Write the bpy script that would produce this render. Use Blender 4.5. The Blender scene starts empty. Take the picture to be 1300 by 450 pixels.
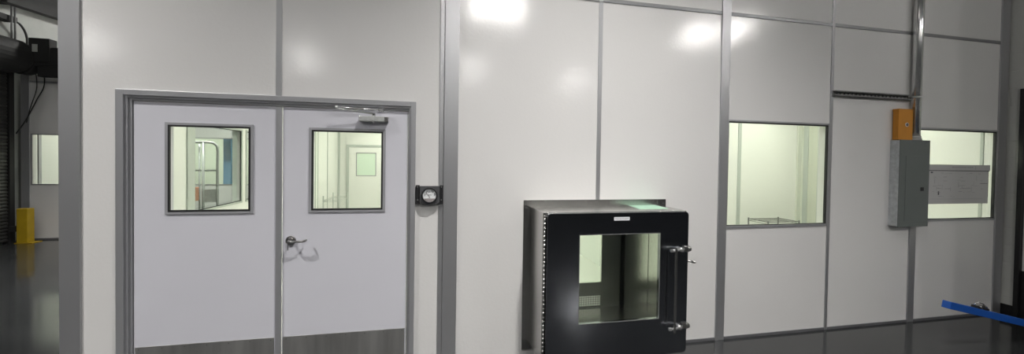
import bpy, bmesh, math, random
from mathutils import Vector, Matrix
PI = math.pi
random.seed(7)
sc = bpy.context.scene
COL = sc.collection

# ------------------------------------------------------------------ materials
def mat(name, color, rough=.5, metal=0.0, bump=0.0, bscale=40.0, vary=0.0, vscale=3.0, spec=.5,
        rvary=0.0, stretch=(1, 1, 1), emit=None, estr=0.0, coat=0.0, bdetail=3.0):
    m = bpy.data.materials.new(name); m.use_nodes = True
    nt = m.node_tree; b = nt.nodes['Principled BSDF']
    b.inputs['Base Color'].default_value = (*color, 1)
    b.inputs['Roughness'].default_value = rough
    b.inputs['Metallic'].default_value = metal
    b.inputs['Specular IOR Level'].default_value = spec
    b.inputs['Coat Weight'].default_value = coat
    tc = nt.nodes.new('ShaderNodeTexCoord'); mp = nt.nodes.new('ShaderNodeMapping')
    mp.inputs['Scale'].default_value = stretch
    nt.links.new(tc.outputs['Object'], mp.inputs[0])
    if bump:
        n = nt.nodes.new('ShaderNodeTexNoise'); n.inputs['Scale'].default_value = bscale
        n.inputs['Detail'].default_value = bdetail
        nt.links.new(mp.outputs[0], n.inputs['Vector'])
        bp = nt.nodes.new('ShaderNodeBump'); bp.inputs['Strength'].default_value = bump
        bp.inputs['Distance'].default_value = .01
        nt.links.new(n.outputs[0], bp.inputs['Height']); nt.links.new(bp.outputs[0], b.inputs['Normal'])
    if vary or rvary:
        n = nt.nodes.new('ShaderNodeTexNoise'); n.inputs['Scale'].default_value = vscale
        n.inputs['Detail'].default_value = 4
        nt.links.new(mp.outputs[0], n.inputs['Vector'])
        if vary:
            r = nt.nodes.new('ShaderNodeMapRange')
            r.inputs['From Min'].default_value = .3; r.inputs['From Max'].default_value = .7
            r.inputs['To Min'].default_value = 1 - vary; r.inputs['To Max'].default_value = 1 + vary
            mx = nt.nodes.new('ShaderNodeVectorMath'); mx.operation = 'SCALE'
            mx.inputs[0].default_value = color
            nt.links.new(n.outputs[0], r.inputs[0]); nt.links.new(r.outputs[0], mx.inputs['Scale'])
            nt.links.new(mx.outputs[0], b.inputs['Base Color'])
        if rvary:
            r = nt.nodes.new('ShaderNodeMapRange')
            r.inputs['From Min'].default_value = .3; r.inputs['From Max'].default_value = .7
            r.inputs['To Min'].default_value = max(.02, rough - rvary); r.inputs['To Max'].default_value = rough + rvary
            nt.links.new(n.outputs[0], r.inputs[0]); nt.links.new(r.outputs[0], b.inputs['Roughness'])
    if emit:
        b.inputs['Emission Color'].default_value = (*emit, 1); b.inputs['Emission Strength'].default_value = estr
    return m

def glass_mat(name, tint, rough=0.0, refl=.5):
    m = bpy.data.materials.new(name); m.use_nodes = True
    nt = m.node_tree; nt.nodes.clear()
    out = nt.nodes.new('ShaderNodeOutputMaterial'); mix = nt.nodes.new('ShaderNodeMixShader')
    tr = nt.nodes.new('ShaderNodeBsdfTransparent'); tr.inputs[0].default_value = (*tint, 1)
    gl = nt.nodes.new('ShaderNodeBsdfGlossy'); gl.inputs['Roughness'].default_value = rough
    fr = nt.nodes.new('ShaderNodeFresnel'); fr.inputs[0].default_value = 1.45
    mu = nt.nodes.new('ShaderNodeMath'); mu.operation = 'MULTIPLY'; mu.inputs[1].default_value = refl
    ge = nt.nodes.new('ShaderNodeNewGeometry'); fb = nt.nodes.new('ShaderNodeMath'); fb.operation = 'SUBTRACT'
    fb.inputs[0].default_value = 1; nt.links.new(ge.outputs['Backfacing'], fb.inputs[1])      # only the entry face reflects
    m2 = nt.nodes.new('ShaderNodeMath'); m2.operation = 'MULTIPLY'
    nt.links.new(fr.outputs[0], mu.inputs[0]); nt.links.new(mu.outputs[0], m2.inputs[0]); nt.links.new(fb.outputs[0], m2.inputs[1])
    nt.links.new(m2.outputs[0], mix.inputs[0])
    nt.links.new(tr.outputs[0], mix.inputs[1]); nt.links.new(gl.outputs[0], mix.inputs[2])
    nt.links.new(mix.outputs[0], out.inputs[0])
    return m

def block_mat():
    m = mat('painted_block', (.55, .55, .52), .45)
    nt = m.node_tree; b = nt.nodes['Principled BSDF']
    tc = nt.nodes.new('ShaderNodeTexCoord'); mp = nt.nodes.new('ShaderNodeMapping')
    mp.inputs['Rotation'].default_value = (0, 0, 0)
    sep = nt.nodes.new('ShaderNodeSeparateXYZ'); cb = nt.nodes.new('ShaderNodeCombineXYZ')
    nt.links.new(tc.outputs['Object'], sep.inputs[0])
    nt.links.new(sep.outputs['Y'], cb.inputs['X']); nt.links.new(sep.outputs['Z'], cb.inputs['Y'])
    br = nt.nodes.new('ShaderNodeTexBrick')
    br.inputs['Scale'].default_value = 1
    br.inputs['Brick Width'].default_value = .406; br.inputs['Row Height'].default_value = .203
    br.inputs['Mortar Size'].default_value = .006; br.inputs['Mortar Smooth'].default_value = .4
    nt.links.new(cb.outputs[0], br.inputs['Vector'])
    n = nt.nodes.new('ShaderNodeTexNoise'); n.inputs['Scale'].default_value = 60
    nt.links.new(tc.outputs['Object'], n.inputs['Vector'])
    ad = nt.nodes.new('ShaderNodeMath'); ad.operation = 'MULTIPLY_ADD'
    ad.inputs[1].default_value = .15
    iv = nt.nodes.new('ShaderNodeMath'); iv.operation = 'SUBTRACT'; iv.inputs[0].default_value = 1
    nt.links.new(br.outputs['Fac'], iv.inputs[1])
    nt.links.new(n.outputs[0], ad.inputs[0]); nt.links.new(iv.outputs[0], ad.inputs[2])
    bp = nt.nodes.new('ShaderNodeBump'); bp.inputs['Strength'].default_value = .6; bp.inputs['Distance'].default_value = .006
    nt.links.new(ad.outputs[0], bp.inputs['Height']); nt.links.new(bp.outputs[0], b.inputs['Normal'])
    return m

M = dict(
    panel=mat('white_panel', (.72, .707, .70), .145, bump=.065, bscale=45, vary=.012, vscale=1.5, bdetail=2, spec=.5),
    inner=mat('clean_white_panel', (.80, .80, .775), .45),
    inner_trim=mat('pale_trim', (.47, .50, .47), .5),
    alu=mat('satin_aluminium_trim', (.48, .48, .495), .40, metal=.75, vary=.02, vscale=6, stretch=(1, 1, .1)),
    rack=mat('rack_steel', (.40, .41, .40), .45, metal=.3),
    rail=mat('grey_rail', (.31, .31, .32), .42, metal=.6),
    conduit=mat('conduit_steel', (.72, .72, .71), .22, metal=.85),
    alu_dark=mat('grey_base_channel', (.16, .16, .17), .45, metal=.3),
    steel_grey=mat('grey_painted_steel', (.44, .44, .46), .42, metal=.6),
    door=mat('lavender_white_leaf', (.63, .625, .68), .5, vary=.012, vscale=2, bump=.02, bscale=90),
    lite=mat('door_lite_frame_grey', (.36, .36, .38), .45, metal=.2),
    black=mat('black_rubber', (.012, .012, .013), .5),
    stainless=mat('brushed_stainless', (.58, .57, .55), .26, metal=1),
    stainless_dark=mat('mirror_stainless', (.33, .34, .37), .14, metal=1, bump=.015, bscale=3, bdetail=1),
    kick=mat('kick_plate_steel', (.66, .65, .63), .38, metal=.93, vary=.25, vscale=3, bump=.22, bscale=5, bdetail=0, stretch=(2.5, 1, .25)),  # vertical streaks in the base colour imitate uneven reflections on the steel
    chrome=mat('chrome', (.78, .78, .78), .24, metal=.85),
    nickel=mat('satin_nickel', (.42, .41, .40), .28, metal=1),
    galv=mat('galvanized_steel', (.66, .67, .66), .30, metal=.55, vary=.10, vscale=35),
    galv_dull=mat('dull_galvanized', (.20, .20, .20), .5, metal=.5, vary=.2, vscale=30),
    elec=mat('electrical_grey', (.135, .15, .145), .45, vary=.03, vscale=5),
    elec_side=mat('galvanized_cabinet_side', (.50, .52, .53), .4, metal=.35, vary=.16, vscale=28),
    orange=mat('ochre_orange_paint', (.60, .25, .028), .5, vary=.05, vscale=8),
    orange_dark=mat('orange_lid_edge', (.42, .15, .03), .5),
    paper=mat('white_drawing_paper', (.56, .55, .55), .7),
    ink=mat('drawing_ink', (.10, .10, .11), .7),
    ink_pale=mat('pale_ink', (.38, .37, .39), .7),
    ink_red=mat('reddish_ink', (.26, .18, .20), .7),
    blue=mat('blue_enamel', (.006, .075, .36), .4, bump=.02, bscale=20),
    yellow=mat('safety_yellow', (.42, .28, .01), .5, vary=.08, vscale=6),
    dial=mat('dial_white', (.82, .83, .84), .35),
    dial_low=mat('dial_lower_plate', (.30, .27, .27), .4),
    gauge=mat('gauge_grey_plate', (.075, .075, .08), .45),
    bezel=mat('gauge_bezel', (.02, .02, .022), .35),
    blackpaint=mat('black_paint', (.008, .008, .009), .45),
    hall_dark=mat('dark_hall_steel', (.011, .011, .011), .72),
    shutter=mat('dark_shutter_slats', (.045, .045, .043), .45, metal=.3),
    hallwhite=mat('white_hall_sheeting', (.55, .55, .52), .6),
    cement=mat('grey_side_wall', (.36, .37, .35), .7, vary=.06, vscale=3),
    cable=mat('black_cable', (.01, .01, .01), .5),
    bluecol=mat('blue_column_paint', (.13, .27, .48), .5),
    salmon=mat('salmon_plastic', (.62, .24, .13), .5),
    label=mat('white_label', (.75, .75, .78), .5),
    green=mat('pale_green_film', (.42, .66, .50), .3),
    block=block_mat(),
    lens=mat('lamp_lens', (.9, .9, .9), .4, emit=(1, .985, .95), estr=230),
    lens_near=mat('lamp_lens_shaded', (.9, .9, .9), .4, emit=(1, .985, .95), estr=25),
    troffer=mat('ceiling_troffer', (.9, .9, .9), .4, emit=(.985, 1, .88), estr=13.5),
    lens_mid=mat('lamp_lens_mid', (.9, .9, .9), .4, emit=(1, .985, .95), estr=240),
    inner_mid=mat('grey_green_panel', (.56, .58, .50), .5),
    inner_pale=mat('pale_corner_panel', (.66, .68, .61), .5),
    fixture=mat('lamp_housing', (.05, .05, .05), .5),
)
def floor_mat(name, base):
    m = mat(name, base, .11, vary=.18, vscale=1.3, rvary=.03, bump=.008, bscale=9, spec=.5)
    return m
M['floor'] = floor_mat('dark_epoxy_floor', (.024, .025, .026))
M['clean_floor'] = mat('white_vinyl_floor', (.68, .68, .64), .35)
M['glass'] = glass_mat('clear_greenish_glass', (.975, .995, .965), 0.0, .9)
M['glass_in'] = glass_mat('interior_glass', (.95, .985, .955), 0.0, .9)

# ------------------------------------------------------------------ mesh helpers
class MB:
    def __init__(s): s.bm = bmesh.new()
    def box(s, x0, x1, y0, y1, z0, z1):
        v = [s.bm.verts.new(p) for p in ((x0,y0,z0),(x1,y0,z0),(x1,y1,z0),(x0,y1,z0),(x0,y0,z1),(x1,y0,z1),(x1,y1,z1),(x0,y1,z1))]
        for f in ((0,3,2,1),(4,5,6,7),(0,1,5,4),(1,2,6,5),(2,3,7,6),(3,0,4,7)):
            s.bm.faces.new([v[i] for i in f])
        return s
    def cyl(s, p0, p1, r, r1=None, n=24):
        p0, p1 = Vector(p0), Vector(p1); r1 = r if r1 is None else r1
        d = (p1 - p0).normalized(); a = d.orthogonal().normalized(); b = d.cross(a)
        A = []; B = []
        for i in range(n):
            t = 2*PI*i/n; o = a*math.cos(t) + b*math.sin(t)
            A.append(s.bm.verts.new(p0 + o*r)); B.append(s.bm.verts.new(p1 + o*r1))
        for i in range(n):
            j = (i+1) % n; f = s.bm.faces.new((A[i], A[j], B[j], B[i])); f.smooth = True
        s.bm.faces.new(A[::-1]); s.bm.faces.new(B)
        return s
    def tube(s, pts, r, n=10):
        pts = [Vector(p) for p in pts]; rings = []
        ref = None
        for i, p in enumerate(pts):
            d = (pts[min(i+1, len(pts)-1)] - pts[max(i-1, 0)]).normalized()
            if ref is None: ref = d.orthogonal().normalized()
            a = (ref - d*ref.dot(d)).normalized(); ref = a; b = d.cross(a)
            rings.append([s.bm.verts.new(p + (a*math.cos(2*PI*k/n) + b*math.sin(2*PI*k/n))*r) for k in range(n)])
        for A, B in zip(rings, rings[1:]):
            for k in range(n):
                j = (k+1) % n; f = s.bm.faces.new((A[k], A[j], B[j], B[k])); f.smooth = True
        s.bm.faces.new(rings[0][::-1]); s.bm.faces.new(rings[-1])
        return s
    def prism(s, pts, axis, a0, a1):
        """outline pts (u,v) swept along axis: 'y' -> (u, a, v); 'x' -> (a, u, v); 'z' -> (u, v, a)"""
        f3 = {'y': lambda u, v, a: (u, a, v), 'x': lambda u, v, a: (a, u, v), 'z': lambda u, v, a: (u, v, a)}[axis]
        A = [s.bm.verts.new(f3(u, v, a0)) for u, v in pts]; B = [s.bm.verts.new(f3(u, v, a1)) for u, v in pts]
        n = len(pts)
        for i in range(n):
            j = (i+1) % n; s.bm.faces.new((A[i], A[j], B[j], B[i]))
        s.bm.faces.new(A[::-1]); s.bm.faces.new(B)
        return s
    def frame(s, x0, x1, z0, z1, w, y0, y1):
        """rectangular ring in the xz plane"""
        s.box(x0, x0+w, y0, y1, z0, z1); s.box(x1-w, x1, y0, y1, z0, z1)
        s.box(x0+w, x1-w, y0, y1, z0, z0+w); s.box(x0+w, x1-w, y0, y1, z1-w, z1)
        return s
    def plate(s, x0, x1, z0, z1, y0, y1, holes=()):
        """upright slab with rectangular openings (x0,x1,z0,z1)"""
        xs = sorted({x0, x1, *[h[0] for h in holes], *[h[1] for h in holes]})
        for a, b in zip(xs, xs[1:]):
            hs = sorted([h for h in holes if h[0] < (a+b)/2 < h[1]], key=lambda h: h[2])
            z = z0
            for h in hs:
                if h[2] > z + 1e-5: s.box(a, b, y0, y1, z, h[2])
                z = h[3]
            if z < z1 - 1e-5: s.box(a, b, y0, y1, z, z1)
        return s
    def xplate(s, y0, y1, z0, z1, x0, x1, holes=()):
        ys = sorted({y0, y1, *[h[0] for h in holes], *[h[1] for h in holes]})
        for a, b in zip(ys, ys[1:]):
            hs = sorted([h for h in holes if h[0] < (a+b)/2 < h[1]], key=lambda h: h[2])
            z = z0
            for h in hs:
                if h[2] > z + 1e-5: s.box(x0, x1, a, b, z, h[2])
                z = h[3]
            if z < z1 - 1e-5: s.box(x0, x1, a, b, z, z1)
        return s
    def build(s, name, m, parent=None, bevel=0.0, origin=None):
        bmesh.ops.recalc_face_normals(s.bm, faces=s.bm.faces)
        me = bpy.data.meshes.new(name); s.bm.to_mesh(me); s.bm.free()
        me.materials.append(M[m] if isinstance(m, str) else m)
        o = bpy.data.objects.new(name, me); COL.objects.link(o)
        if parent is not None:
            o.parent = parent
            p = parent; off = Vector((0, 0, 0))
            while p is not None: off += p.location; p = p.parent
            me.transform(Matrix.Translation(-off))
        if origin is not None:
            me.transform(Matrix.Translation(-Vector(origin))); o.location = origin
        if bevel:
            b = o.modifiers.new('Bevel', 'BEVEL'); b.width = bevel; b.segments = 2; b.limit_method = 'ANGLE'
        return o

def tag(o, label=None, cat=None, group=None, kind=None):
    if label: o['label'] = label
    if cat: o['category'] = cat
    if group: o['group'] = group
    if kind: o['kind'] = kind
    return o
def thing(name, loc, label, cat, group=None, kind=None):
    o = bpy.data.objects.new(name, None); COL.objects.link(o); o.location = loc; o.empty_display_size = .1
    return tag(o, label, cat, group, kind)
def struct(o, label=None, cat=None):
    return tag(o, label, cat, None, 'structure')
def copy_tree(o, parent=None):
    c = o.copy(); COL.objects.link(c)
    if parent is not None: c.parent = parent
    for ch in [x for x in bpy.data.objects if x.parent == o]: copy_tree(ch, c)
    return c

def screws(pts, r, y0, y1, parent, m='chrome'):
    first = None
    for (x, z) in pts:
        if first is None:
            first = MB().cyl((0, y0, 0), (0, y1, 0), r, n=10).build('screw', m); first.parent = parent; o = first
            off = Vector((0, 0, 0)); p = parent
            while p is not None: off += p.location; p = p.parent
        else:
            o = first.copy(); COL.objects.link(o); o.parent = parent
        o.location = Vector((x, 0, z)) - off

# ------------------------------------------------------------------ floor
struct(MB().box(-14, 14, -19, 16, -.1, 0).build('floor', 'floor'), 'dark grey glossy epoxy floor of the hall and clean room', 'floor')

# ------------------------------------------------------------------ front wall of the clean room (outer face at y=0)
WT = .10; TOP = 4.3
DX0, DX1, DZ = -2.41, -.42, 2.15          # door opening
W3 = (2.536, 3.748, 1.09, 2.147)
W4 = (4.957, 6.165, 1.108, 2.149)
CH = (.60, 1.79, .17, 1.30)                # opening for the chamber
struct(MB().plate(-2.70, 6.25, 0.0, TOP, 0, WT, [(DX0, DX1, 0, DZ), CH, W3, W4]).build('wall_front', 'panel'),
       'long white glossy panel wall holding the doors, chamber and windows', 'wall')

trim_no = [0]
def trim(mb, m='alu', bevel=.0015, label='grey aluminium strip covering a panel joint'):
    trim_no[0] += 1
    return struct(mb.build('trim_%d' % trim_no[0], m, bevel=bevel), label, 'trim')
trim(MB().box(-2.769, -2.649, -.014, .11, 0, TOP), label='wide grey corner post at the left end of the panel wall')
trim(MB().box(-.174, -.057, -.016, .0, 0, TOP).box(-.212, -.177, -.008, .0, 0, TOP), label='wide grey post right of the double door')
trim(MB().box(-1.428, -1.388, -.006, 0, 2.185, TOP), label='narrow grey joint strip above the meeting of the door leaves')
trim(MB().box(1.177, 1.215, -.006, 0, 1.379, TOP), label='narrow grey joint strip rising above the steel chamber')
trim(MB().box(2.440, 2.536, -.014, 0, 0, TOP), label='grey post along the left side of the middle window')
trim(MB().box(3.749, 3.786, -.007, 0, 0, TOP), label='narrow grey joint strip right of the middle window')
trim(MB().box(4.866, 4.957, -.012, 0, 0, TOP), label='grey post behind the conduit and electrical panel')
trim(MB().box(6.165, 6.292, -.014, .11, 0, TOP), label='grey end post at the corner with the block wall')
rails = [(-2.649, -1.428), (-1.388, -.212), (-.057, 1.177), (1.215, 2.440), (2.536, 3.749), (3.786, 4.866), (4.957, 6.165)]
mb = MB()
for a, b in rails: mb.box(a, b, -.006, 0, 3.147, 3.182)
trim(mb, 'rail', label='thin grey horizontal strip running along the top of the lower panels')
mb = MB()
for a, b in [(-2.649, DX0-.03), (-.395, -.212), (-.057, .51), (1.88, 2.440), (2.536, 3.749), (3.786, 4.866), (4.957, 6.165)]:
    mb.box(a, b, -.010, 0, 0, .026)
struct(mb.build('baseboard_front', 'alu_dark', bevel=.001), 'low dark grey channel along the foot of the panel wall', 'baseboard')

# ------------------------------------------------------------------ door frame + leaves
FX0, FX1, FZ = -2.438, -.398, 2.182
fr = MB()
fr.box(FX0, FX0+.046, -.022, .10, 0, FZ).box(FX1-.040, FX1, -.022, .10, 0, FZ).box(FX0+.046, FX1-.040, -.022, .10, FZ-.040, FZ)
# stepped stops
fr.box(FX0+.046, FX0+.064, -.008, .10, 0, FZ-.040).box(FX1-.054, FX1-.040, -.008, .10, 0, FZ-.040).box(FX0+.064, FX1-.054, -.008, .10, FZ-.058, FZ-.040)
fr.box(FX0+.064, FX0+.082, .006, .10, 0, FZ-.058).box(FX1-.062, FX1-.054, .006, .10, 0, FZ-.058).box(FX0+.082, FX1-.062, .006, .10, FZ-.074, FZ-.058)
trim(fr, 'steel_grey', bevel=.002, label='grey stepped steel frame around the double door')

def door(n, x0, x1, lo, lg, label):
    ly0, ly1 = .016, .060
    root = thing('door_%d' % n, ((x0+x1)/2, .03, 0), label, 'door', kind='structure')
    MB().plate(x0, x1, .010, 2.104, ly0, ly1, [lg]).build('door_leaf', 'door', root)
    f = MB().frame(lo[0], lo[1], lo[2], lo[3], .020, ly0-.008, ly0).build('vision_frame', 'lite', root, bevel=.0015)
    MB().frame(lo[0]+.020, lo[1]-.020, lo[2]+.020, lo[3]-.020, .012, ly0-.010, ly0+.004).build('gasket', 'black', f)
    MB().box(lg[0], lg[1], ly0+.018, ly0+.024, lg[2], lg[3]).build('glass_pane', 'glass', root)
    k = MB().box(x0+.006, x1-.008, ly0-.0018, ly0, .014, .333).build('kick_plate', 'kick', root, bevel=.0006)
    screws([(x0+.03+(x1-x0-.06)*i/6, .315) for i in range(7)], .004, ly0-.0035, ly0-.001, k, 'nickel')
    return root
LO = (-2.157, -1.584, 1.291, 1.962); LG = (-2.130, -1.607, 1.318, 1.935)
RO = (-1.200, -.634, 1.291, 1.954); RG = (-1.173, -.659, 1.318, 1.927)
# parented sub-parts: build() shifts by the parent's own location only, parts sit at the thing's origin
d1 = door(1, -2.351, -1.431, LO, LG, 'left leaf of the pale double door, without a handle')
d2 = door(2, -1.385, -.464, RO, RG, 'right leaf of the pale double door, with lever handle and overhead closer')
MB().box(-1.429, -1.388, .004, .016, .012, 2.104).build('meeting_strip', 'steel_grey', d2, bevel=.001)
# lever handle
hx, hz = -1.325, 1.079
h = MB().cyl((hx, .016, hz), (hx, .003, hz), .036, .034, n=32).cyl((hx, .003, hz), (hx, -.002, hz), .026, .022, n=32).build('lever_handle', 'nickel', d2)
tag(h, 'satin lever handle on a round rose')
MB().cyl((hx, 0, hz), (hx, -.055, hz), .011, n=20).tube([(hx-.006, -.052, hz), (hx+.03, -.056, hz+.001), (hx+.07, -.054, hz+.001), (hx+.095, -.048, hz+.001), (hx+.112, -.034, hz+.003), (hx+.118, -.018, hz+.006)], .0085, n=14).build('lever', 'nickel', h)
MB().box(hx-.018, hx-.013, -.004, 0, hz-.075, hz-.03).build('thin_tab', 'nickel', h)  # thin upright strip hanging below the rose
# closer
c = MB().box(-.83, -.640, -.045, .016, 2.010, 2.052).build('door_closer', 'galv', d2, bevel=.006)
tag(c, 'silver overhead door closer')
MB().box(-.638, -.612, -.040, .012, 2.012, 2.050).cyl((-.625, -.041, 2.02), (-.625, -.046, 2.02), .005, n=10).cyl((-.625, -.041, 2.04), (-.625, -.046, 2.04), .005, n=10).build('end_cap', 'nickel', c, bevel=.003)
MB().cyl((-.722, -.02, 2.052), (-.722, -.02, 2.074), .014, n=16).cyl((-.722, -.046, 2.012), (-.722, -.02, 2.004), .008, n=10).build('spindle', 'chrome', c)
MB().tube([(-.722, -.02, 2.072), (-.85, -.05, 2.085), (-.985, -.075, 2.098)], .007, n=8).cyl((-.985, -.075, 2.09), (-.985, -.075, 2.118), .011, n=14).build('main_arm', 'galv', c)
MB().tube([(-.985, -.075, 2.108), (-.82, -.058, 2.104), (-.66, -.045, 2.100)], .0065, n=8).box(-.682, -.645, -.05, -.02, 2.088, 2.115).build('forearm', 'chrome', c)

# ------------------------------------------------------------------ pressure gauge
g = thing('pressure_gauge', (-.284, 0, 1.43), 'round white-faced pressure gauge on a dark grey bracket, beside the door frame', 'gauge')
gp = [(-.362, 1.503), (-.205, 1.503), (-.205, 1.368), (-.232, 1.350), (-.335, 1.350), (-.362, 1.368)]
MB().prism(gp, 'y', -.044, -.030).box(-.362, -.352, -.03, -.0, 1.37, 1.50).box(-.215, -.205, -.03, -.0, 1.37, 1.50).build('bracket_plate', 'gauge', g, bevel=.002)
for x0, x1 in ((-.394, -.363), (-.204, -.174)):
    t = MB().box(x0, x1, -.030, -.006 if x0 < -.3 else -.0162, 1.357, 1.508).build('mounting_tab', 'bezel', g, bevel=.002)
    screws([((x0+x1)/2, 1.495), ((x0+x1)/2, 1.388)], .0055, -.034, -.030, t)
gx, gz = -.284, 1.427
def ring_mb(x, z, r0, r1, y0, y1, n=40):
    mb = MB(); vs = []
    for i in range(n):
        t = 2*PI*i/n; cc, ss = math.cos(t), math.sin(t)
        vs.append([mb.bm.verts.new((x+cc*r, y, z+ss*r)) for r, y in ((r0, y0), (r1, y0), (r1, y1), (r0, y1))])
    for i in range(n):
        a, b = vs[i], vs[(i+1) % n]
        for k in range(4):
            f = mb.bm.faces.new((a[k], a[(k+1) % 4], b[(k+1) % 4], b[k]))
    return mb
ring_mb(gx, gz, .053, .064, -.062, -.040).build('bezel', 'bezel', g, bevel=.002)
df = MB().cyl((gx, -.044, gz), (gx, -.050, gz), .054, n=40).build('dial_face', 'dial', g)
lowpts = [(gx+.052*math.cos(t), gz+.052*math.sin(t)) for t in [PI+.5+(PI-1.0)*k/16 for k in range(17)]]
MB().prism(lowpts, 'y', -.0512, -.0500).build('lower_plate', 'dial_low', df)
tk = MB()
for i in range(21):
    t = PI*(.93-.86*i/20); r0 = .040 if i % 5 else .035
    a = Vector((gx+math.cos(t)*r0, -.0508, gz-.006+math.sin(t)*r0)); b = Vector((gx+math.cos(t)*.045, -.0508, gz-.006+math.sin(t)*.045))
    tk.tube([a, b], .0009 if i % 5 else .0015, n=5)
arc = [(gx+math.cos(t)*.031, -.0508, gz-.006+math.sin(t)*.031) for t in [PI*(.9-.8*k/20) for k in range(21)]]
tk.tube(arc, .0008, n=5)
tk.box(gx-.018, gx+.018, -.0512, -.050, gz+.002, gz+.006)
tk.build('scale_marks', 'ink', df)
MB().tube([(gx, -.052, gz-.014), (gx-.028, -.052, gz+.020)], .001, n=5).cyl((gx, -.052, gz-.014), (gx, -.055, gz-.014), .004, n=12).build('needle', 'ink_red', df)

# ------------------------------------------------------------------ windows in the front wall
def window(n, W, label):
    x0, x1, z0, z1 = W
    w = thing('window_%d' % n, ((x0+x1)/2, 0, z0), label, 'window', kind='structure')
    mb = MB().box(x0, x1, -.010, .004, z1-.018, z1).box(x0, x1, -.010, .004, z0, z0+.020).box(x1-.012, x1, -.010, .004, z0+.02, z1-.018).box(x0, x0+.006, -.010, .004, z0+.02, z1-.018)
    mb.build('window_frame', 'steel_grey', w, bevel=.001)
    MB().plate(x0+.006, x1-.012, z0+.020, z1-.018, -.004, .020, [(x0+.013, x1-.021, z0+.027, z1-.029)]).build('gasket', 'black', w)
    MB().box(x0, x1, .020, .026, z0, z1).build('glass_pane', 'glass', w)
    MB().box(x0, x1, .026, .098, z0, z0+.012).box(x0, x1, .026, .098, z1-.012, z1).box(x0, x0+.01, .026, .098, z0+.012, z1-.012).box(x1-.01, x1, .026, .098, z0+.012, z1-.012).build('inner_reveal', 'inner', w)
    return w
window(1, W3, 'middle window of the wall, looking into a bright empty room')
window(2, W4, 'right window of the wall, with a drawing sheet across it')

# ------------------------------------------------------------------ drawing sheets taped on the right window
SY = .0195
def printed(name, items, label):
    mats = []; bm = bmesh.new()
    for m, mb in items:
        if m not in mats: mats.append(m)
        me = bpy.data.meshes.new('t'); bmesh.ops.recalc_face_normals(mb.bm, faces=mb.bm.faces); mb.bm.to_mesh(me); mb.bm.free()
        n0 = len(bm.faces); bm.from_mesh(me); bm.faces.ensure_lookup_table()
        for f in bm.faces[n0:]: f.material_index = mats.index(m)
        bpy.data.meshes.remove(me)
    me = bpy.data.meshes.new(name); bm.to_mesh(me); bm.free()
    for m in mats: me.materials.append(M[m])
    o = bpy.data.objects.new(name, me); COL.objects.link(o)
    return tag(o, label, 'drawing')
random.seed(3)
pl = MB()
for i in range(46):
    x = random.uniform(5.2, 5.98); z = random.choice([1.38, 1.43, 1.47, 1.5, 1.56, 1.6, 1.64]) + random.uniform(-.006, .006)
    l = random.uniform(.01, .06); pl.box(x, x+l, SY-.0018, SY-.001, z, z+random.uniform(.003, .006))
for i in range(10):
    x = random.uniform(5.25, 5.95); z = random.uniform(1.4, 1.6); pl.box(x, x+.003, SY-.0018, SY-.001, z, z+random.uniform(.02, .07))
pl.box(5.10, 6.0, SY-.0018, SY-.001, 1.352, 1.3545)
printed('drawing_sheet', [('paper', MB().box(5.06, 6.090, SY-.001, SY, 1.297, 1.684)),
    ('ink', MB().box(6.080, 6.087, SY-.0018, SY-.001, 1.37, 1.672).box(5.96, 6.075, SY-.0018, SY-.001, 1.527, 1.532)
            .box(5.195, 5.225, SY-.0018, SY-.001, 1.645, 1.66).box(5.31, 5.328, SY-.0018, SY-.001, 1.40, 1.44)),
    ('ink_pale', pl)], 'wide white drawing sheet with faint lines taped across the right window')
tt = MB(); x = 5.51
while x < 5.83:
    l = random.uniform(.012, .03); tt.box(x, x+l, SY-.0053, SY-.0045, 1.708, 1.719); x += l+.009
tt.box(5.87, 5.876, SY-.0053, SY-.0045, 1.69, 1.728)
printed('title_strip', [('paper', MB().box(5.08, 6.105, SY-.0045, SY-.0035, 1.678, 1.742)), ('ink', MB().box(5.08, 6.095, SY-.0045, SY-.0035, 1.670, 1.678)),
    ('ink_pale', tt)], 'narrow white title strip along the top edge of the drawing sheet')

# ------------------------------------------------------------------ pass-through chamber
ch = thing('pass_through_chamber', (1.19, -.2, .14), 'large stainless steel pass-through chamber with windowed door standing out of the wall', 'pass-through chamber')
# wall flange ring
MB().plate(.511, 1.880, .075, 1.378, -.006, 0, [CH]).build('wall_flange', 'stainless', ch, bevel=.0015)
screws([(xx, .17+i*.195) for i in range(7) for xx in (.532, 1.853)] + [(.62+i*.235, 1.352) for i in range(6)], .0055, -.0085, -.006, ch)
# body shell: four walls of a box, from y=-.385 through the wall to .52
bx0, bx1, bz0, bz1, by0, by1 = .574, 1.822, .14, 1.322, -.384, .52
bd = MB()
bd.box(.602, .640, -.0, by1, .172, 1.298).box(1.712, 1.788, 0, by1, .172, 1.298)
bd.box(.640, 1.712, 0, by1, 1.25, 1.298).box(.640, 1.712, 0, by1, .172, .20)
bd.box(bx0, .640, by0, -.0065, bz0, bz1).box(1.712, bx1, by0, -.0065, bz0, bz1)
bd.box(.640, 1.712, by0, -.0065, 1.25, bz1).box(.640, 1.712, by0, -.0065, bz0, .20)
bd.build('cabinet_body', 'stainless', ch, bevel=.003)
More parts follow.
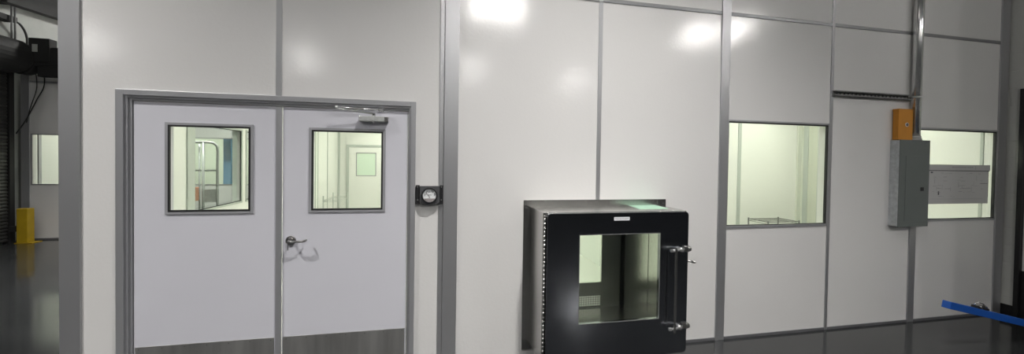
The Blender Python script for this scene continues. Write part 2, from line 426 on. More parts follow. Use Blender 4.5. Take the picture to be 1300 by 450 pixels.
# back door with glass and perforated grille
BG = (.93, 1.475, .463, 1.14); GR = (.95, 1.475, .215, .325)
b = MB().plate(.640, 1.712, .20, 1.25, .485, .515, [BG, GR]).build('rear_door', 'stainless', ch)
MB().box(BG[0], BG[1], .497, .502, BG[2], BG[3]).build('rear_glass', 'glass', b)
MB().box(1.694, 1.711, .470, .484, .201, 1.249).build('corner_dark_strip', 'black', ch)  # black strip added to darken the rear inner corner into a sharp line
gr = MB()
nx, nz = 20, 5
for i in range(nx+1):
    x = GR[0]+(GR[1]-GR[0])*i/nx; gr.box(x-.006, x+.006, .497, .500, GR[2], GR[3])
for i in range(nz+1):
    z = GR[2]+(GR[3]-GR[2])*i/nz; gr.box(GR[0], GR[1], .4965, .4968, z-.006, z+.006)
gr.build('perforated_grille', 'nickel', b)
# front door: rounded outline plate with window
def rrect(x0, x1, z0, z1, r, n=6):
    pts = []
    for cx, cz, a in ((x1-r, z1-r, 0), (x0+r, z1-r, PI/2), (x0+r, z0+r, PI), (x1-r, z0+r, 1.5*PI)):
        for k in range(n+1):
            t = a+PI/2*k/n; pts.append((cx+r*math.cos(t), cz+r*math.sin(t)))
    return pts
def holed_plate(outer, hole, y0, y1):
    """outer: point list ccw in xz, hole: (x0,x1,z0,z1)"""
    mb = MB(); bm = mb.bm
    hp = [(hole[1], hole[3]), (hole[0], hole[3]), (hole[0], hole[2]), (hole[1], hole[2])]
    def loop(pts, y): return [bm.verts.new((u, y, v)) for u, v in pts]
    O0, O1, H0, H1 = loop(outer, y0), loop(outer, y1), loop(hp, y0), loop(hp, y1)
    for L0, L1 in ((O0, O1), (H0, H1)):
        for i in range(len(L0)):
            j = (i+1) % len(L0); bm.faces.new((L0[i], L0[j], L1[j], L1[i]))
    n = len(outer)//4
    for O, H in ((O0, H0), (O1, H1)):
        for q in range(4):
            seg = O[q*n:(q+1)*n]; nxt = O[((q+1)*n) % len(O)]
            for a, b2 in zip(seg, seg[1:]): bm.faces.new((a, b2, H[q]))
            bm.faces.new((seg[-1], nxt, H[(q+1) % 4], H[q]))
    return mb
FG = (.862, 1.557, .447, 1.146)
fd = holed_plate(rrect(.598, 1.818, .145, 1.318, .030), FG, -.422, -.388).build('front_door', 'stainless_dark', ch, bevel=.003)
tag(fd, 'dark mirror-polished door with a window')
MB().box(FG[0], FG[1], -.409, -.404, FG[2], FG[3]).build('door_glass', 'glass_in', fd)
MB().plate(FG[0]-.004, FG[1]+.004, FG[2]-.004, FG[3]+.004, -.4235, -.420, [(FG[0]+.002, FG[1]-.002, FG[2]+.002, FG[3]-.002)]).build('glass_bead', 'chrome', fd)
# door handle bar with two latch assemblies
hb = MB().box(1.655, 1.674, -.490, -.478, .345, 1.035).build('handle_bar', 'stainless', fd, bevel=.003)
for z in (1.010, .372):
    l = MB().tube([(1.640, -.472, z-.002), (1.70, -.470, z+.002), (1.735, -.455, z), (1.765, -.44, z)], .011, n=12)
    l.cyl((1.735, -.422, z), (1.735, -.462, z), .018, n=16)
    l = l.build('latch', 'chrome', fd)
    MB().box(1.62, 1.645, -.482, -.462, z-.012, z+.012).build('latch_tip', 'chrome', l, bevel=.003)
    MB().cyl((1.80, -.43, z), (1.832, -.43, z), .026, .020, n=18).box(1.77, 1.822, -.438, -.424, z-.022, z+.026).build('latch_keeper', 'nickel', l, bevel=.003)
MB().tube([(1.80, -.40, .905), (1.828, -.42, .905), (1.852, -.44, .903)], .009, n=10).cyl((1.845, -.436, .904), (1.868, -.452, .904), .0125, n=12).build('release_pin', 'nickel', ch)
# piano hinge
hg = MB(); z = .16; k = 0
while z < 1.30:
    hg.cyl((.585, -.394, z), (.585, -.394, min(z+.030, 1.30)), .0085 if k % 2 else .0075, n=12); z += .033; k += 1
hg.build('piano_hinge', 'stainless', ch)
# rating label on the front door
lb = MB().box(1.148, 1.282, -.4232, -.4220, 1.256, 1.283).build('name_label', 'label', fd)
cu = bpy.data.curves.new('label_text', 'FONT'); cu.body = 'Clean Air Products'; cu.size = .0155; cu.align_x = 'CENTER'; cu.align_y = 'CENTER'
tmp = bpy.data.objects.new('label_text', cu); COL.objects.link(tmp)
dg = bpy.context.evaluated_depsgraph_get(); me = bpy.data.meshes.new_from_object(tmp.evaluated_get(dg))
bpy.data.objects.remove(tmp)
me.transform(Matrix.Translation((1.215-1.19, -.4236+.2, 1.270-.14)) @ Matrix.Rotation(PI/2, 4, 'X'))
me.materials.clear(); me.materials.append(M['ink'])
tx = bpy.data.objects.new('label_text', me); COL.objects.link(tx); tx.parent = lb
# pale green sheet lying on top
tag(MB().prism([(1.50, -.012), (1.765, -.012), (1.735, -.262), (1.46, -.262)], 'z', 1.3225, 1.3255).build('plastic_sheet', 'green', origin=(1.6, -.13, 1.3225)),
    'pale green sheet lying on top of the steel chamber', 'sheet')

# ------------------------------------------------------------------ conduit, strut, electrical panel, orange box
ep = thing('electrical_panel', (4.77, 0, 1.076), 'tall grey electrical panel mounted between the two windows', 'electrical panel')
MB().box(4.570, 4.864, -.088, 0, 1.078, 1.994).box(4.864, 4.982, -.088, -.0145, 1.078, 1.994).build('enclosure', 'elec_side', ep, bevel=.002)
pf = MB().box(4.566, 4.986, -.094, -.088, 1.072, 1.999).build('front_cover', 'elec', ep, bevel=.002)
MB().box(4.650, 4.955, -.0975, -.094, 1.135, 1.830).build('panel_door', 'elec', pf, bevel=.0015)
MB().box(4.860, 4.905, -.1015, -.0975, 1.455, 1.495).build('door_latch', 'blackpaint', pf, bevel=.002)
cd = thing('conduit', (4.84, -.06, 2.0), 'shiny vertical metal conduit pipe rising from the electrical panel', 'conduit')
MB().cyl((4.832, -.055, 2.03), (4.832, -.055, TOP), .041, n=32).build('pipe', 'conduit', cd)
MB().cyl((4.832, -.055, 2.000), (4.832, -.055, 2.016), .056, n=8).cyl((4.832, -.055, 2.016), (4.832, -.055, 2.045), .046, n=24).build('locknut', 'galv', cd)
# slotted strut
st = thing('strut_channel', (4.3, 0, 2.43), 'dark slotted strut channel fixed level across the narrow wall panel', 'strut channel')
mb = MB(); sx0, sx1 = 3.770, 4.79; z0, z1 = 2.433, 2.487
mb.box(sx0, sx1, -.041, -.0075, z0, z0+.003).box(sx0, sx1, -.041, -.0075, z1-.003, z1)
mb.box(sx0, sx1, -.041, -.038, z0+.003, z0+.012).box(sx0, sx1, -.041, -.038, z1-.012, z1-.003)
mb.box(sx0, sx1, -.0105, -.0075, z0+.003, z0+.019).box(sx0, sx1, -.0105, -.0075, z1-.019, z1-.003)
n = 20
for i in range(n+1):
    x = sx0+(sx1-sx0)*i/n; mb.box(max(sx0, x-.009), min(sx1, x+.009), -.0105, -.0075, z0+.019, z1-.019)
mb.build('channel', 'galv_dull', st)
mb = MB().box(4.785, 4.80, -.11, -.0, 2.446, 2.474)
mb2 = []
for k in range(13):
    t = PI*.5+PI*k/12*0
pc = MB().cyl((4.832, -.055, 2.448), (4.832, -.055, 2.470), .0445, n=24).box(4.87, 4.90, -.062, -.048, 2.448, 2.470).cyl((4.885, -.075, 2.459), (4.885, -.035, 2.459), .007, n=10)
pc.build('pipe_clamp', 'galv', cd)
ob = thing('document_box', (4.68, -.03, 2.0), 'ochre orange metal box standing on top of the electrical panel', 'box')
MB().box(4.583, 4.774, -.062, -.008, 2.0005, 2.318).build('box_body', 'orange', ob, bevel=.003)
MB().box(4.576, 4.776, -.066, -.0625, 2.0005, 2.330).box(4.578, 4.584, -.0625, -.008, 2.30, 2.330).box(4.576, 4.776, -.066, -.008, 2.3185, 2.326).build('box_lid', 'orange', ob, bevel=.002)
e = MB().cyl((4.692, -.066, 2.162), (4.692, -.070, 2.162), .022, n=24).build('round_emblem', 'label', ob)
MB().cyl((4.692, -.070, 2.162), (4.692, -.0712, 2.162), .0165, n=24).build('emblem_centre', 'ink', e)
MB().box(4.688, 4.696, -.0725, -.0712, 2.154, 2.170).build('emblem_bar', 'ink_red', e)

# ------------------------------------------------------------------ block wall at right with base and dark framed door
struct(MB().xplate(-2.3, .11, 0, 6.4, 6.32, 6.52, [(-1.22, -.105, 0, 2.62)]).build('wall_right', 'block'), 'white painted block wall meeting the panel wall at the right', 'wall')
struct(MB().box(6.31, 6.32, -.105, .0, 0, .122).box(6.31, 6.32, -2.3, -1.22, 0, .122).build('baseboard_right', 'blackpaint', bevel=.003), 'black baseboard along the white block wall', 'baseboard')
d3 = thing('door_3', (6.36, -.66, 0), 'black framed white door in the block wall at the right edge', 'door', kind='structure')
MB().xplate(-1.22, -.105, 0, 2.62, 6.30, 6.40, [(-1.18, -.145, 0, 2.58)]).build('door_frame', 'blackpaint', d3, bevel=.002)
MB().box(6.345, 6.385, -1.178, -.147, .54, 2.578).build('door_leaf', 'inner', d3)
MB().box(6.335, 6.39, -1.178, -.147, .005, .54).build('kick_plate', 'blackpaint', d3)

# ------------------------------------------------------------------ blue arm on its stand
A = Vector((4.40, -.6, .447)); B = Vector((5.76, -.6, .120)); d = (B-A).normalized(); up = Vector((0, 1, 0)).cross(d)
if up.z < 0: up = -up
ba = thing('blue_steel_arm', (5.76, -.6, 0), 'bright blue steel arm slanting across the lower right corner', 'steel arm')
def bar(A, B, hw, hh, mb=None):
    mb = mb or MB(); d = (B-A).normalized(); s = Vector((0, 1, 0)); u = s.cross(d).normalized()
    vs = [mb.bm.verts.new(P+s*a*hw+u*b*hh) for P in (A, B) for a, b in ((-1,-1),(1,-1),(1,1),(-1,1))]
    for f in ((0,1,2,3),(7,6,5,4),(0,4,5,1),(1,5,6,2),(2,6,7,3),(3,7,4,0)): mb.bm.faces.new([vs[i] for i in f])
    return mb
bar(A, B, .032, .033).build('arm_tube', 'blue', ba, bevel=.004)
MB().box(5.72, 5.80, -.64, -.56, .012, .22).build('upright', 'blue', ba, bevel=.004)
MB().box(5.66, 5.88, -.70, -.50, 0, .012).build('base_plate', 'blue', ba, bevel=.003)
P = A+d*.43+up*.033
lt = bar(P-d*.065+up*.012, P+d*.075+up*.010, .028, .012).build('latch_clamp', 'blackpaint', ba, bevel=.002)
MB().tube([P-d*.075+up*.030, P-d*.03+up*.058, P+d*.03+up*.052, P+d*.08+up*.030, P+d*.125+up*.008], .007, n=8).build('clamp_lever', 'chrome', lt)
bar(P-d*.03+up*.030, P+d*.035+up*.030, .020, .007).cyl(P-d*.02+Vector((0, -.03, .02)), P-d*.02+Vector((0, .03, .02)), .014, n=14).build('clamp_roller', 'nickel', lt)

# ------------------------------------------------------------------ clean room interior
CZ = 2.95
inner = {}
WH = [(1.30, 2.355, 1.12, 2.06), (2.455, 3.55, 1.12, 2.06)]
struct(MB().xplate(.11, 7.80, 0, TOP, -2.76, -2.65, WH).build('wall_left', 'inner'), 'white side wall of the clean room with two windows', 'wall')
struct(MB().box(-2.65, 2.44, 7.70, 7.80, 0, TOP).build('wall_back', 'inner'), 'white far wall of the clean room with a door', 'wall')
struct(MB().box(2.44, 2.535, .1, 7.80, 0, TOP).build('wall_partition', 'inner'), 'white partition wall between the two clean rooms', 'wall')
struct(MB().box(2.535, 6.17, 2.44, 2.54, 0, TOP).build('wall_back_right', 'inner'), 'white back wall of the small room seen through the right windows', 'wall')
struct(MB().box(6.17, 6.27, .11, 2.54, 0, TOP).build('wall_right_inner', 'inner'), 'white end wall of the small room behind the windows', 'wall')
struct(MB().box(-2.65, 2.44, .1, 7.70, CZ, CZ+.05).box(2.535, 6.17, .1, 2.44, CZ, CZ+.05).build('ceiling_clean_room', 'inner'), 'white ceiling inside the clean rooms', 'ceiling')
def itrim(mb, label): return trim(mb, 'inner_trim', .001, label)
itrim(MB().box(-2.65, -2.638, 1.19, 1.30, 0, CZ), 'pale post beside the first side window inside the clean room')
itrim(MB().box(-2.65, -2.640, 5.62, 5.66, 0, CZ).box(-2.65, -2.640, 5.80, 5.83, 0, CZ), 'pale strips on the side wall deep in the clean room')
itrim(MB().box(-2.65, -2.640, 6.60, 6.64, 0, CZ), 'pale strip on the side wall nearest the far corner')
itrim(MB().box(-2.65, -2.60, 7.66, 7.70, 0, CZ), 'pale post in the far left corner of the clean room')
itrim(MB().box(4.865, 4.925, 2.428, 2.44, 0, CZ), 'pale strip on the back wall behind the middle window')
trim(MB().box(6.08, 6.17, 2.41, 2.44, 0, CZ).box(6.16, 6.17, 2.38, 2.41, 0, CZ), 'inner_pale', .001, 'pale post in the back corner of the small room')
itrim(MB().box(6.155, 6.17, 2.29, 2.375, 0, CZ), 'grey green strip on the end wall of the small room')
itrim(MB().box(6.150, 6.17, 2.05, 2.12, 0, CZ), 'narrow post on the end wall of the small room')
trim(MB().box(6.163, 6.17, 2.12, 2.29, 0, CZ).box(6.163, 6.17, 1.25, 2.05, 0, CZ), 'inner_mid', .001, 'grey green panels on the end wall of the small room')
itrim(MB().box(6.150, 6.17, .101, .13, 0, CZ), 'pale post in the near corner behind the right window')
struct(MB().box(-2.65, 2.44, .1, 7.70, 0, .004).box(2.535, 6.17, .1, 2.44, 0, .004).build('floor_clean_room', 'clean_floor'), 'pale sheet floor inside the clean rooms', 'floor')
# side windows of the clean room
for i, (a, b, z0, z1) in enumerate(WH):
    w = thing('window_%d' % (3+i), (-2.7, (a+b)/2, z0), ('side window of the clean room seen through the left door glass', 'second side window of the clean room, farther from the doors')[i], 'window', kind='structure')
    MB().xplate(a, b, z0, z1, -2.652, -2.640, [(a+.02, b-.02, z0+.02, z1-.02)]).build('window_frame', 'inner_trim', w)
    MB().xplate(a+.012, b-.012, z0+.012, z1-.012, -2.66, -2.653, [(a+.028, b-.03, z0+.03, z1-.028)]).build('gasket', 'black', w)
    MB().box(-2.712, -2.706, a, b, z0, z1).build('glass_pane', 'glass_in', w)
# far door
d4 = thing('door_4', (-1.9, 7.69, 0), 'white door with a small window in the far wall of the clean room', 'door', kind='structure')
MB().plate(-2.44, -1.16, 0, 2.05, 7.665, 7.70, [(-2.37, -1.23, 0, 1.985)]).build('door_frame', 'inner_trim', d4)
MB().plate(-2.37, -1.23, .01, 1.98, 7.672, 7.695, [(-2.18, -1.70, 1.235, 1.83)]).build('door_leaf', 'inner', d4)
MB().plate(-2.195, -1.685, 1.22, 1.845, 7.664, 7.672, [(-2.175, -1.705, 1.24, 1.825)]).build('vision_frame', 'lite', d4)
MB().box(-2.18, -1.70, 7.680, 7.686, 1.235, 1.83).build('glass_pane', mat('far_door_glass', (.70, .82, .70), .1), d4)
# flat ceiling lights in the clean rooms
def troffer(x, y, label):
    t = thing('ceiling_light', (x, y, CZ), label, 'ceiling light', 'flat clean room ceiling lights')
    MB().box(x-.3, x+.3, y-.6, y+.6, CZ-.012, CZ-.0005).build('frame', 'inner_trim', t)
    MB().box(x-.27, x+.27, y-.57, y+.57, CZ-.015, CZ-.0125).build('diffuser', 'troffer', t)
for x, y, l in ((-1.2, 1.6, 'flat ceiling light nearest the double doors, left side'), (1.2, 1.6, 'flat ceiling light above the steel chamber side'), (-1.2, 4.2, 'flat ceiling light half way back on the left'),
                (1.2, 4.2, 'flat ceiling light half way back on the right'), (-1.2, 6.6, 'flat ceiling light in front of the far door'), (1.2, 6.6, 'flat ceiling light at the far right of the big room'),
                (3.5, 1.3, 'flat ceiling light behind the middle window'), (5.2, 1.3, 'flat ceiling light behind the right window')):
    troffer(x, y, l)
# wire shelf units
def wire_shelf(x0, x1, y0, y1, h, levels, label, brace=True, m='galv_dull'):
    t = thing('wire_shelf', ((x0+x1)/2, (y0+y1)/2, 0), label, 'wire shelf', None)
    for x in (x0, x1):
        for y in (y0, y1): MB().cyl((x, y, 0), (x, y, h), .012, n=10).build('post', m, t)
    for z in levels:
        mb = MB()
        for y in (y0, y1): mb.tube([(x0, y, z), (x1, y, z)], .005, n=6).tube([(x0, y, z-.03), (x1, y, z-.03)], .004, n=6)
        for x in (x0, x1): mb.tube([(x, y0, z), (x, y1, z)], .005, n=6).tube([(x, y0, z-.03), (x, y1, z-.03)], .004, n=6)
        k = int((x1-x0)/.04)
        for i in range(1, k): xx = x0+(x1-x0)*i/k; mb.tube([(xx, y0, z), (xx, y1, z)], .002, n=4)
        mb.build('shelf', m, t)
    if brace:
        mb = MB(); z = levels[-1]-.03; k = 6
        for i in range(k):
            a = x0+(x1-x0)*i/k; b = x0+(x1-x0)*(i+1)/k
            mb.tube([(a, y0, z-.06 if i % 2 else z), (b, y0, z if i % 2 else z-.06)], .004, n=5)
        mb.tube([(x0, y0, z-.06), (x1, y0, z-.06)], .004, n=5)
        mb.build('truss', m, t)
    return t
wire_shelf(5.02, 5.62, 1.95, 2.34, .80, (.2, .78), 'low wire shelf in the small room behind the middle window')
wire_shelf(-2.58, -2.25, 6.0, 6.9, .85, (.3, .75), 'wire shelf far back by the side wall of the clean room', brace=False, m='inner_trim')

# ------------------------------------------------------------------ hall at the left: second clean room front
FY = 6.15
FW = [(-7.93, -6.72, 1.083, 2.09), (-6.60, -5.40, 1.083, 2.09), (-5.28, -4.08, 1.083, 2.09), (-3.96, -2.9, 1.083, 2.09)]
struct(MB().plate(-8.075, -2.765, 0, 3.75, FY, FY+.1, FW).build('wall_far_left', 'panel'), 'grey white panel wall of the second clean room across the hall', 'wall')
trim(MB().box(-8.085, -7.95, FY-.014, FY+.12, 0, 3.75), 'steel_grey', label='grey corner post of the far panel wall')
mb = MB().box(-7.95, -2.77, FY-.008, FY, 3.09, 3.125)
trim(mb, 'steel_grey', label='thin grey strip along the top of the far panels')
for x in (-6.66, -5.34, -4.02):
    trim(MB().box(x-.04, x+.04, FY-.012, FY, 0, 3.75), 'steel_grey', label={-6.66: 'grey post between the first two far windows', -5.34: 'grey post between the middle far windows', -4.02: 'grey post between the last two far windows'}[x])
struct(MB().box(-7.95, -2.77, FY-.02, FY, 0, .03).build('baseboard_far', 'alu_dark'), 'dark channel along the foot of the far panel wall', 'baseboard')
fl = ['leftmost far window, seen past the corner post', 'second far window across the hall', 'third far window across the hall, seen through the left door glass', 'fourth far window across the hall']
for i, (a, b, z0, z1) in enumerate(FW):
    w = thing('window_%d' % (5+i), ((a+b)/2, FY, z0), fl[i], 'window', kind='structure')
    MB().frame(a, b, z0, z1, .02, FY-.008, FY+.004).build('window_frame', 'steel_grey', w)
    MB().box(a, b, FY+.02, FY+.026, z0, z1).build('glass_pane', 'glass', w)
    if i == 0: MB().box(a+.075, a+.095, FY+.03, FY+.09, z0, z1).build('inner_jamb', 'steel_grey', w)
struct(MB().box(-8.075, -2.765, 9.0, 9.1, 0, 3.0).box(-8.075, -7.97, FY+.12, 9.0, 0, 3.0).box(-2.87, -2.765, FY+.1, 9, 0, 3).build('wall_far_room', 'inner'), 'white inner walls of the second clean room', 'wall')
struct(MB().box(-8.075, -2.765, FY+.1, 9.1, 3.0, 3.06).build('ceiling_far_room', 'inner'), 'white ceiling of the second clean room', 'ceiling')
def troffer2(x, y, label):
    t = thing('ceiling_light', (x, y, 3), label, 'ceiling light', 'flat lights in the far clean room')
    MB().box(x-.6, x+.6, y-.3, y+.3, 2.985, 2.9995).build('frame', 'inner_trim', t)
    MB().box(x-.57, x+.57, y-.27, y+.27, 2.981, 2.9845).build('diffuser', 'troffer', t)
for x, l in ((-7.2, 'left ceiling light of the second clean room'), (-5.6, 'middle ceiling light of the second clean room'), (-4.0, 'right ceiling light of the second clean room')):
    troffer2(x, 7.5, l)
tag(MB().box(-4.73, -4.585, 6.42, 6.56, 0, 2.98).build('blue_column', 'bluecol', bevel=.005), 'blue square column behind the far window', 'column')

# hall side wall, shutter, hood, motor
struct(MB().xplate(-4, 13, 0, 8, -8.35, -8.15, [(1.2, 5.90, 0, 3.2)]).build('wall_hall_left', 'cement'), 'grey white side wall of the hall beyond the corner', 'wall')
sd = thing('rolling_shutter', (-8.12, 3.6, 0), 'dark slatted rolling shutter in the hall side wall', 'rolling shutter')
pts = []
z = 0.02; prof = []
while z < 3.25:
    prof += [(-8.075, z), (-8.060, z+.018), (-8.060, z+.040), (-8.075, z+.058)]; z += .065
prof += [(-8.10, z), (-8.10, .02)]
MB2 = MB()
f3 = [(u, v) for u, v in prof]
A_ = [MB2.bm.verts.new((u, 1.3, v)) for u, v in f3]; B_ = [MB2.bm.verts.new((u, 5.87, v)) for u, v in f3]
for i in range(len(f3)):
    j = (i+1) % len(f3); MB2.bm.faces.new((A_[i], A_[j], B_[j], B_[i]))
MB2.build('curtain', 'shutter', sd)
MB().box(-8.149, -8.03, 5.87, 5.96, 0, 3.25).build('guide_rail', 'hall_dark', sd, bevel=.003)
MB().box(-8.149, -8.03, 1.13, 1.30, 0, 3.25).build('guide_rail', 'hall_dark', sd, bevel=.003)
hp = [(-8.14, 3.17)] + [(-7.83+.31*math.sin(t), 3.50-.31*math.cos(t)) for t in [PI*k/14 for k in range(15)]] + [(-8.14, 3.85)]
hm = MB(); A_ = [hm.bm.verts.new((u, 1.1, v)) for u, v in hp]; B_ = [hm.bm.verts.new((u, 5.72, v)) for u, v in hp]
for i in range(len(hp)):
    j = (i+1) % len(hp); hm.bm.faces.new((A_[i], A_[j], B_[j], B_[i]))
hm.bm.faces.new(A_[::-1]); hm.bm.faces.new(B_)
hm.build('barrel_hood', 'hall_dark', sd)
MB().box(-7.60, -7.28, 5.70, 5.86, 3.42, 3.86).box(-7.50, -7.10, 5.74, 5.86, 3.15, 3.62).cyl((-7.75, 5.72, 3.4), (-7.75, 5.90, 3.4), .22, n=20).box(-7.85, -7.0, 5.72, 5.80, 3.35, 3.70).build('drive_motor', 'hall_dark', sd, bevel=.01)
MB().box(-7.54, -7.46, 5.694, 5.70, 3.60, 3.74).build('motor_label', 'cement', sd)
# yellow post guard
yb = thing('yellow_guard_post', (-7.90, 5.72, 0), 'yellow steel guard post at the foot of the rolling shutter', 'guard post')
MB().box(-7.88, -7.71, 5.80, 5.94, .012, .655).build('guard', 'yellow', yb, bevel=.008)
MB().box(-7.90, -7.62, 5.78, 5.98, 0, .012).build('base_plate', 'yellow', yb, bevel=.002)
MB().box(-8.02, -7.88, 5.82, 5.88, .22, .32).build('stop_bracket', 'hall_dark', yb)
# small boxes on the side wall strip
tag(MB().box(-8.15, -8.115, 6.00, 6.12, 1.42, 1.78).build('switch_box', 'cement', bevel=.006), 'small grey switch box on the hall side wall beside the shutter', 'switch box')
# hall cables
def cable(pts, r, label):
    return tag(MB().tube(pts, r, n=8).build('cable', 'cable', origin=pts[0]), label, 'cable')
def smooth(pts, k=8):
    P_ = [Vector(p) for p in pts]; out = []
    P_ = [P_[0]*2-P_[1]] + P_ + [P_[-1]*2-P_[-2]]
    for i in range(1, len(P_)-2):
        for j in range(k):
            t = j/k; a, b, c_, d_ = P_[i-1:i+3]
            out.append(.5*((2*b)+(c_-a)*t+(2*a-5*b+4*c_-d_)*t*t+(3*b-a-3*c_+d_)*t**3))
    return out + [P_[-2]]
cable(smooth([(-7.70, FY-.045, 3.45), (-7.68, FY-.045, 3.05), (-7.80, FY-.045, 2.75), (-7.97, FY-.05, 2.35), (-8.10, FY-.08, 2.08)]), .009, 'longer dark cable drooping across the far panel wall')
cable(smooth([(-7.85, FY-.022, 3.45), (-7.82, FY-.02, 3.0), (-7.92, FY-.022, 2.6), (-7.98, FY-.026, 2.3)]), .007, 'shorter thin cable beside the far corner post')
cable(smooth([(-8.0, 5.94, 4.20), (-8.0, 6.03, 4.18), (-8.0, 6.12, 4.08), (-8.0, 6.17, 3.93), (-8.0, 6.15, 3.76), (-8.05, 6.08, 3.60)]), .018, 'thick black cable curving down to the shutter hood')
tag(MB().box(-8.15, -7.95, 5.20, 5.93, 4.17, 4.27).build('cable_bracket', 'hall_dark', bevel=.004), 'black bracket arm on the hall side wall above the shutter', 'bracket')
for x, l in ((5.79, 'left thin vertical pipe above the shutter hood'), (5.85, 'right thin vertical pipe above the shutter hood')):
    tag(MB().cyl((-7.92, x, 3.72), (-7.92, x, 4.44), .014, n=12).build('hanging_pipe', 'galv_dull', origin=(-7.92, x, 3.72)), l, 'pipe', 'thin pipes above the shutter hood')

# hall back wall, roof, rafters
struct(MB().box(-14, 6.5, 13.0, 13.2, 0, 9).build('wall_hall_back', 'hallwhite'), 'white sheeted end wall of the hall high behind the far panels', 'wall')
struct(MB().box(-14, 12, -19, 13.2, 8.0, 8.1).build('ceiling', 'hall_dark'), 'dark hall roof far above', 'ceiling')
def rafter(A, B, w, h, label):
    A, B = Vector(A), Vector(B); d = (B-A).normalized(); s = d.cross(Vector((0, 0, 1))).normalized(); mb = MB(); z = Vector((0, 0, 1))
    for u0, u1, v0, v1 in ((-w/2, w/2, 0, .025), (-w/2, w/2, h-.025, h), (-.012, .012, .025, h-.025)):
        vs = [mb.bm.verts.new(P_+s*a+z*b) for P_ in (A, B) for a, b in ((u0, v0), (u1, v0), (u1, v1), (u0, v1))]
        for f in ((0,1,2,3),(7,6,5,4),(0,4,5,1),(1,5,6,2),(2,6,7,3),(3,7,4,0)): mb.bm.faces.new([vs[i] for i in f])
    return tag(mb.build('roof_beam', 'hall_dark', origin=A), label, 'beam', 'black roof beams')
def slab(pts, x0, x1, label):
    return tag(MB().prism(pts, 'x', x0, x1).build('roof_beam', 'hall_dark', origin=(x0, pts[0][0], pts[0][1])), label, 'beam', None)
slab([(5.75, 4.56), (6.01, 4.60), (6.99, 4.80), (8.6, 5.13), (8.6, 4.72), (6.99, 4.56), (5.75, 4.50)], -8.12, -7.95, 'black tapered roof beam widening to the right above the shutter')
slab([(3.0, 4.46), (5.80, 4.46), (8.6, 5.28), (8.6, 5.75), (5.80, 4.90), (3.0, 4.90)], -8.145, -8.125, 'flat black member at the very top left corner')

# tubular rack seen through the left door glass
rk = thing('tube_rack', (-3.87, 4.0, 0), 'grey tubular steel rack standing outside the side window', 'rack')
MB().tube(smooth([(-4.16, 4, 1.93), (-3.82, 4, 1.93), (-3.735, 4, 1.90), (-3.70, 4, 1.82), (-3.70, 4, 1.5), (-3.70, 4, .02)]), .020, n=10).build('curved_rail', 'rack', rk)
MB().cyl((-3.905, 4, 0), (-3.905, 4, 1.93), .022, n=12).build('upright', 'rack', rk)
MB().cyl((-3.985, 4.05, 0), (-3.985, 4.05, 1.9), .014, n=12).build('upright', 'rack', rk)
MB().cyl((-4.16, 4, 0), (-4.16, 4, 1.93), .020, n=12).build('upright', 'rack', rk)
for z in (1.47, .12): MB().cyl((-4.16, 4, z), (-3.70, 4, z), .012, n=10).build('cross_bar', 'rack', rk)
MB().box(-3.90, -3.72, 3.99, 4.01, .95, 1.16).build('tag_panel', 'galv', rk)
MB().box(-4.22, -3.62, 3.8, 4.2, 0, .03).build('foot_plate', 'rack', rk)
MB().box(-4.135, -3.95, 3.88, 3.975, .98, 1.20).build('hanging_bin', 'salmon', rk, bevel=.008)

# ------------------------------------------------------------------ high bay lights
LH = 6.0
def high_bay(x, y, label, z=LH, r=.20, lens='lens', power=0, cone=100):
    t = thing('high_bay_light', (x, y, z), label, 'high bay light', 'high bay lights under the hall roof')
    MB().cyl((x, y, z+.02), (x, y, z+.10), r+.02, r-.02, n=28).cyl((x, y, z+.10), (x, y, z+.22), .09, .07, n=20).build('housing', 'fixture', t)
    MB().cyl((x, y, z), (x, y, z+.02), r, r, n=28).cyl((x, y, z-.06), (x, y, z), r*.86, r, n=28).cyl((x, y, z-.11), (x, y, z-.06), r*.45, r*.86, n=28).build('lens', lens, t)
    if power:
        L = bpy.data.lights.new('lamp', 'SPOT'); L.energy = power; L.spot_size = math.radians(cone); L.spot_blend = 1.0
        L.shadow_soft_size = .12; L.color = (1, .985, .95)
        lo = bpy.data.objects.new('lamp', L); COL.objects.link(lo); lo.parent = t; lo.location = (0, 0, -.13)
    MB().cyl((x, y, z+.22), (x, y, 8.0), .008, n=8).build('hanger_rod', 'fixture', t)
high_bay(1.1, -2.3, 'high bay light above the steel chamber', lens='lens_near', power=1850, cone=104)
high_bay(-4.4, -2.3, 'high bay light above the floor left of the doors', lens='lens_near', power=1900, cone=125)
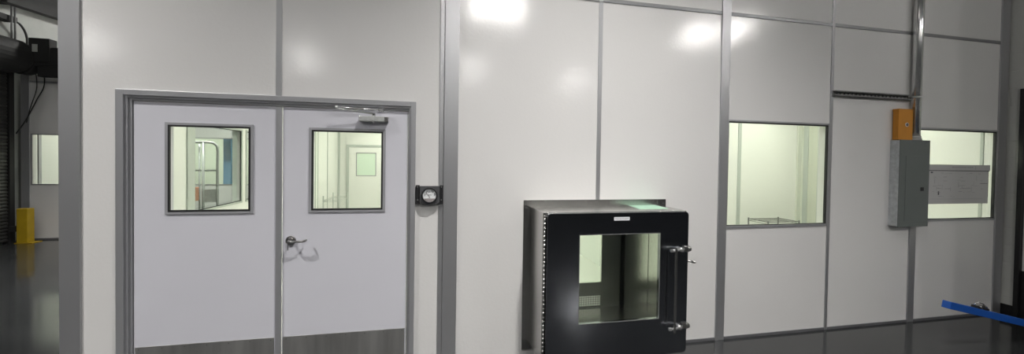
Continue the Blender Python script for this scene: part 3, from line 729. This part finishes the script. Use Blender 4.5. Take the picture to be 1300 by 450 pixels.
high_bay(-7.0, 2.2, 'unseen lamp added to brighten the hall at the far left', lens='lens_near', power=200, cone=120)  # extra lamp, no known fixture here; lifts the dim left hall
high_bay(-4.3, 4.0, 'unseen lamp added to brighten the hall around the tubular rack', lens='lens_near', power=2000, cone=92)  # extra lamp that makes the hall look paler through the left door glass
for x, y, l in ((1.10, -7.6, 'left one of the paired lights behind the viewer'), (1.95, -7.7, 'right one of the paired lights behind the viewer'),
                (8.30, -8.1, 'left one of the paired lights far right'), (9.20, -7.5, 'right one of the paired lights far right'),
                (1.65, -15.2, 'light deep in the hall, middle row'), (-5.6, -15.0, 'light deep in the hall, left row'),
                (7.3, -16.6, 'light deep in the hall, right row'), (-13.0, -14.5, 'light deep in the hall, outer left')):
    high_bay(x, y, l, lens='lens_mid' if x > 7 else 'lens')
high_bay(-5.9, 7.6, 'light above the roof of the second clean room', z=5.6, lens='lens_mid', power=0)

# ------------------------------------------------------------------ world + camera
w = bpy.data.worlds.new('World'); sc.world = w; w.use_nodes = True
w.node_tree.nodes['Background'].inputs[0].default_value = (.85, .92, 1, 1)
w.node_tree.nodes['Background'].inputs[1].default_value = .022
cam = bpy.data.cameras.new('Camera'); co = bpy.data.objects.new('Camera', cam); COL.objects.link(co)
cam.sensor_width = 36; cam.sensor_fit = 'HORIZONTAL'; cam.lens = 492.63246*36/1300; cam.shift_y = -14.53961/1300
cam.clip_start = .05; cam.clip_end = 100
rt = Vector((.97813332, -.20743753, .0149959)); upv = Vector((-.01121747, .01937915, .99974928)); fw = Vector((.20767613, .9780563, -.01662847))
mt = Matrix((rt, upv, -fw)).transposed().to_4x4(); mt.translation = Vector((-.28617, -3.251578, 1.731007))
co.matrix_world = mt
sc.camera = co
sc.view_settings.view_transform = 'Standard'; sc.view_settings.look = 'None'
sc.view_settings.exposure = 0; sc.view_settings.gamma = 1; sc.view_settings.use_curve_mapping = False
sc.cycles.max_bounces = 8; sc.cycles.diffuse_bounces = 4; sc.cycles.glossy_bounces = 4
sc.cycles.transparent_max_bounces = 12; sc.cycles.use_denoising = True
sc.cycles.sample_clamp_indirect = 6
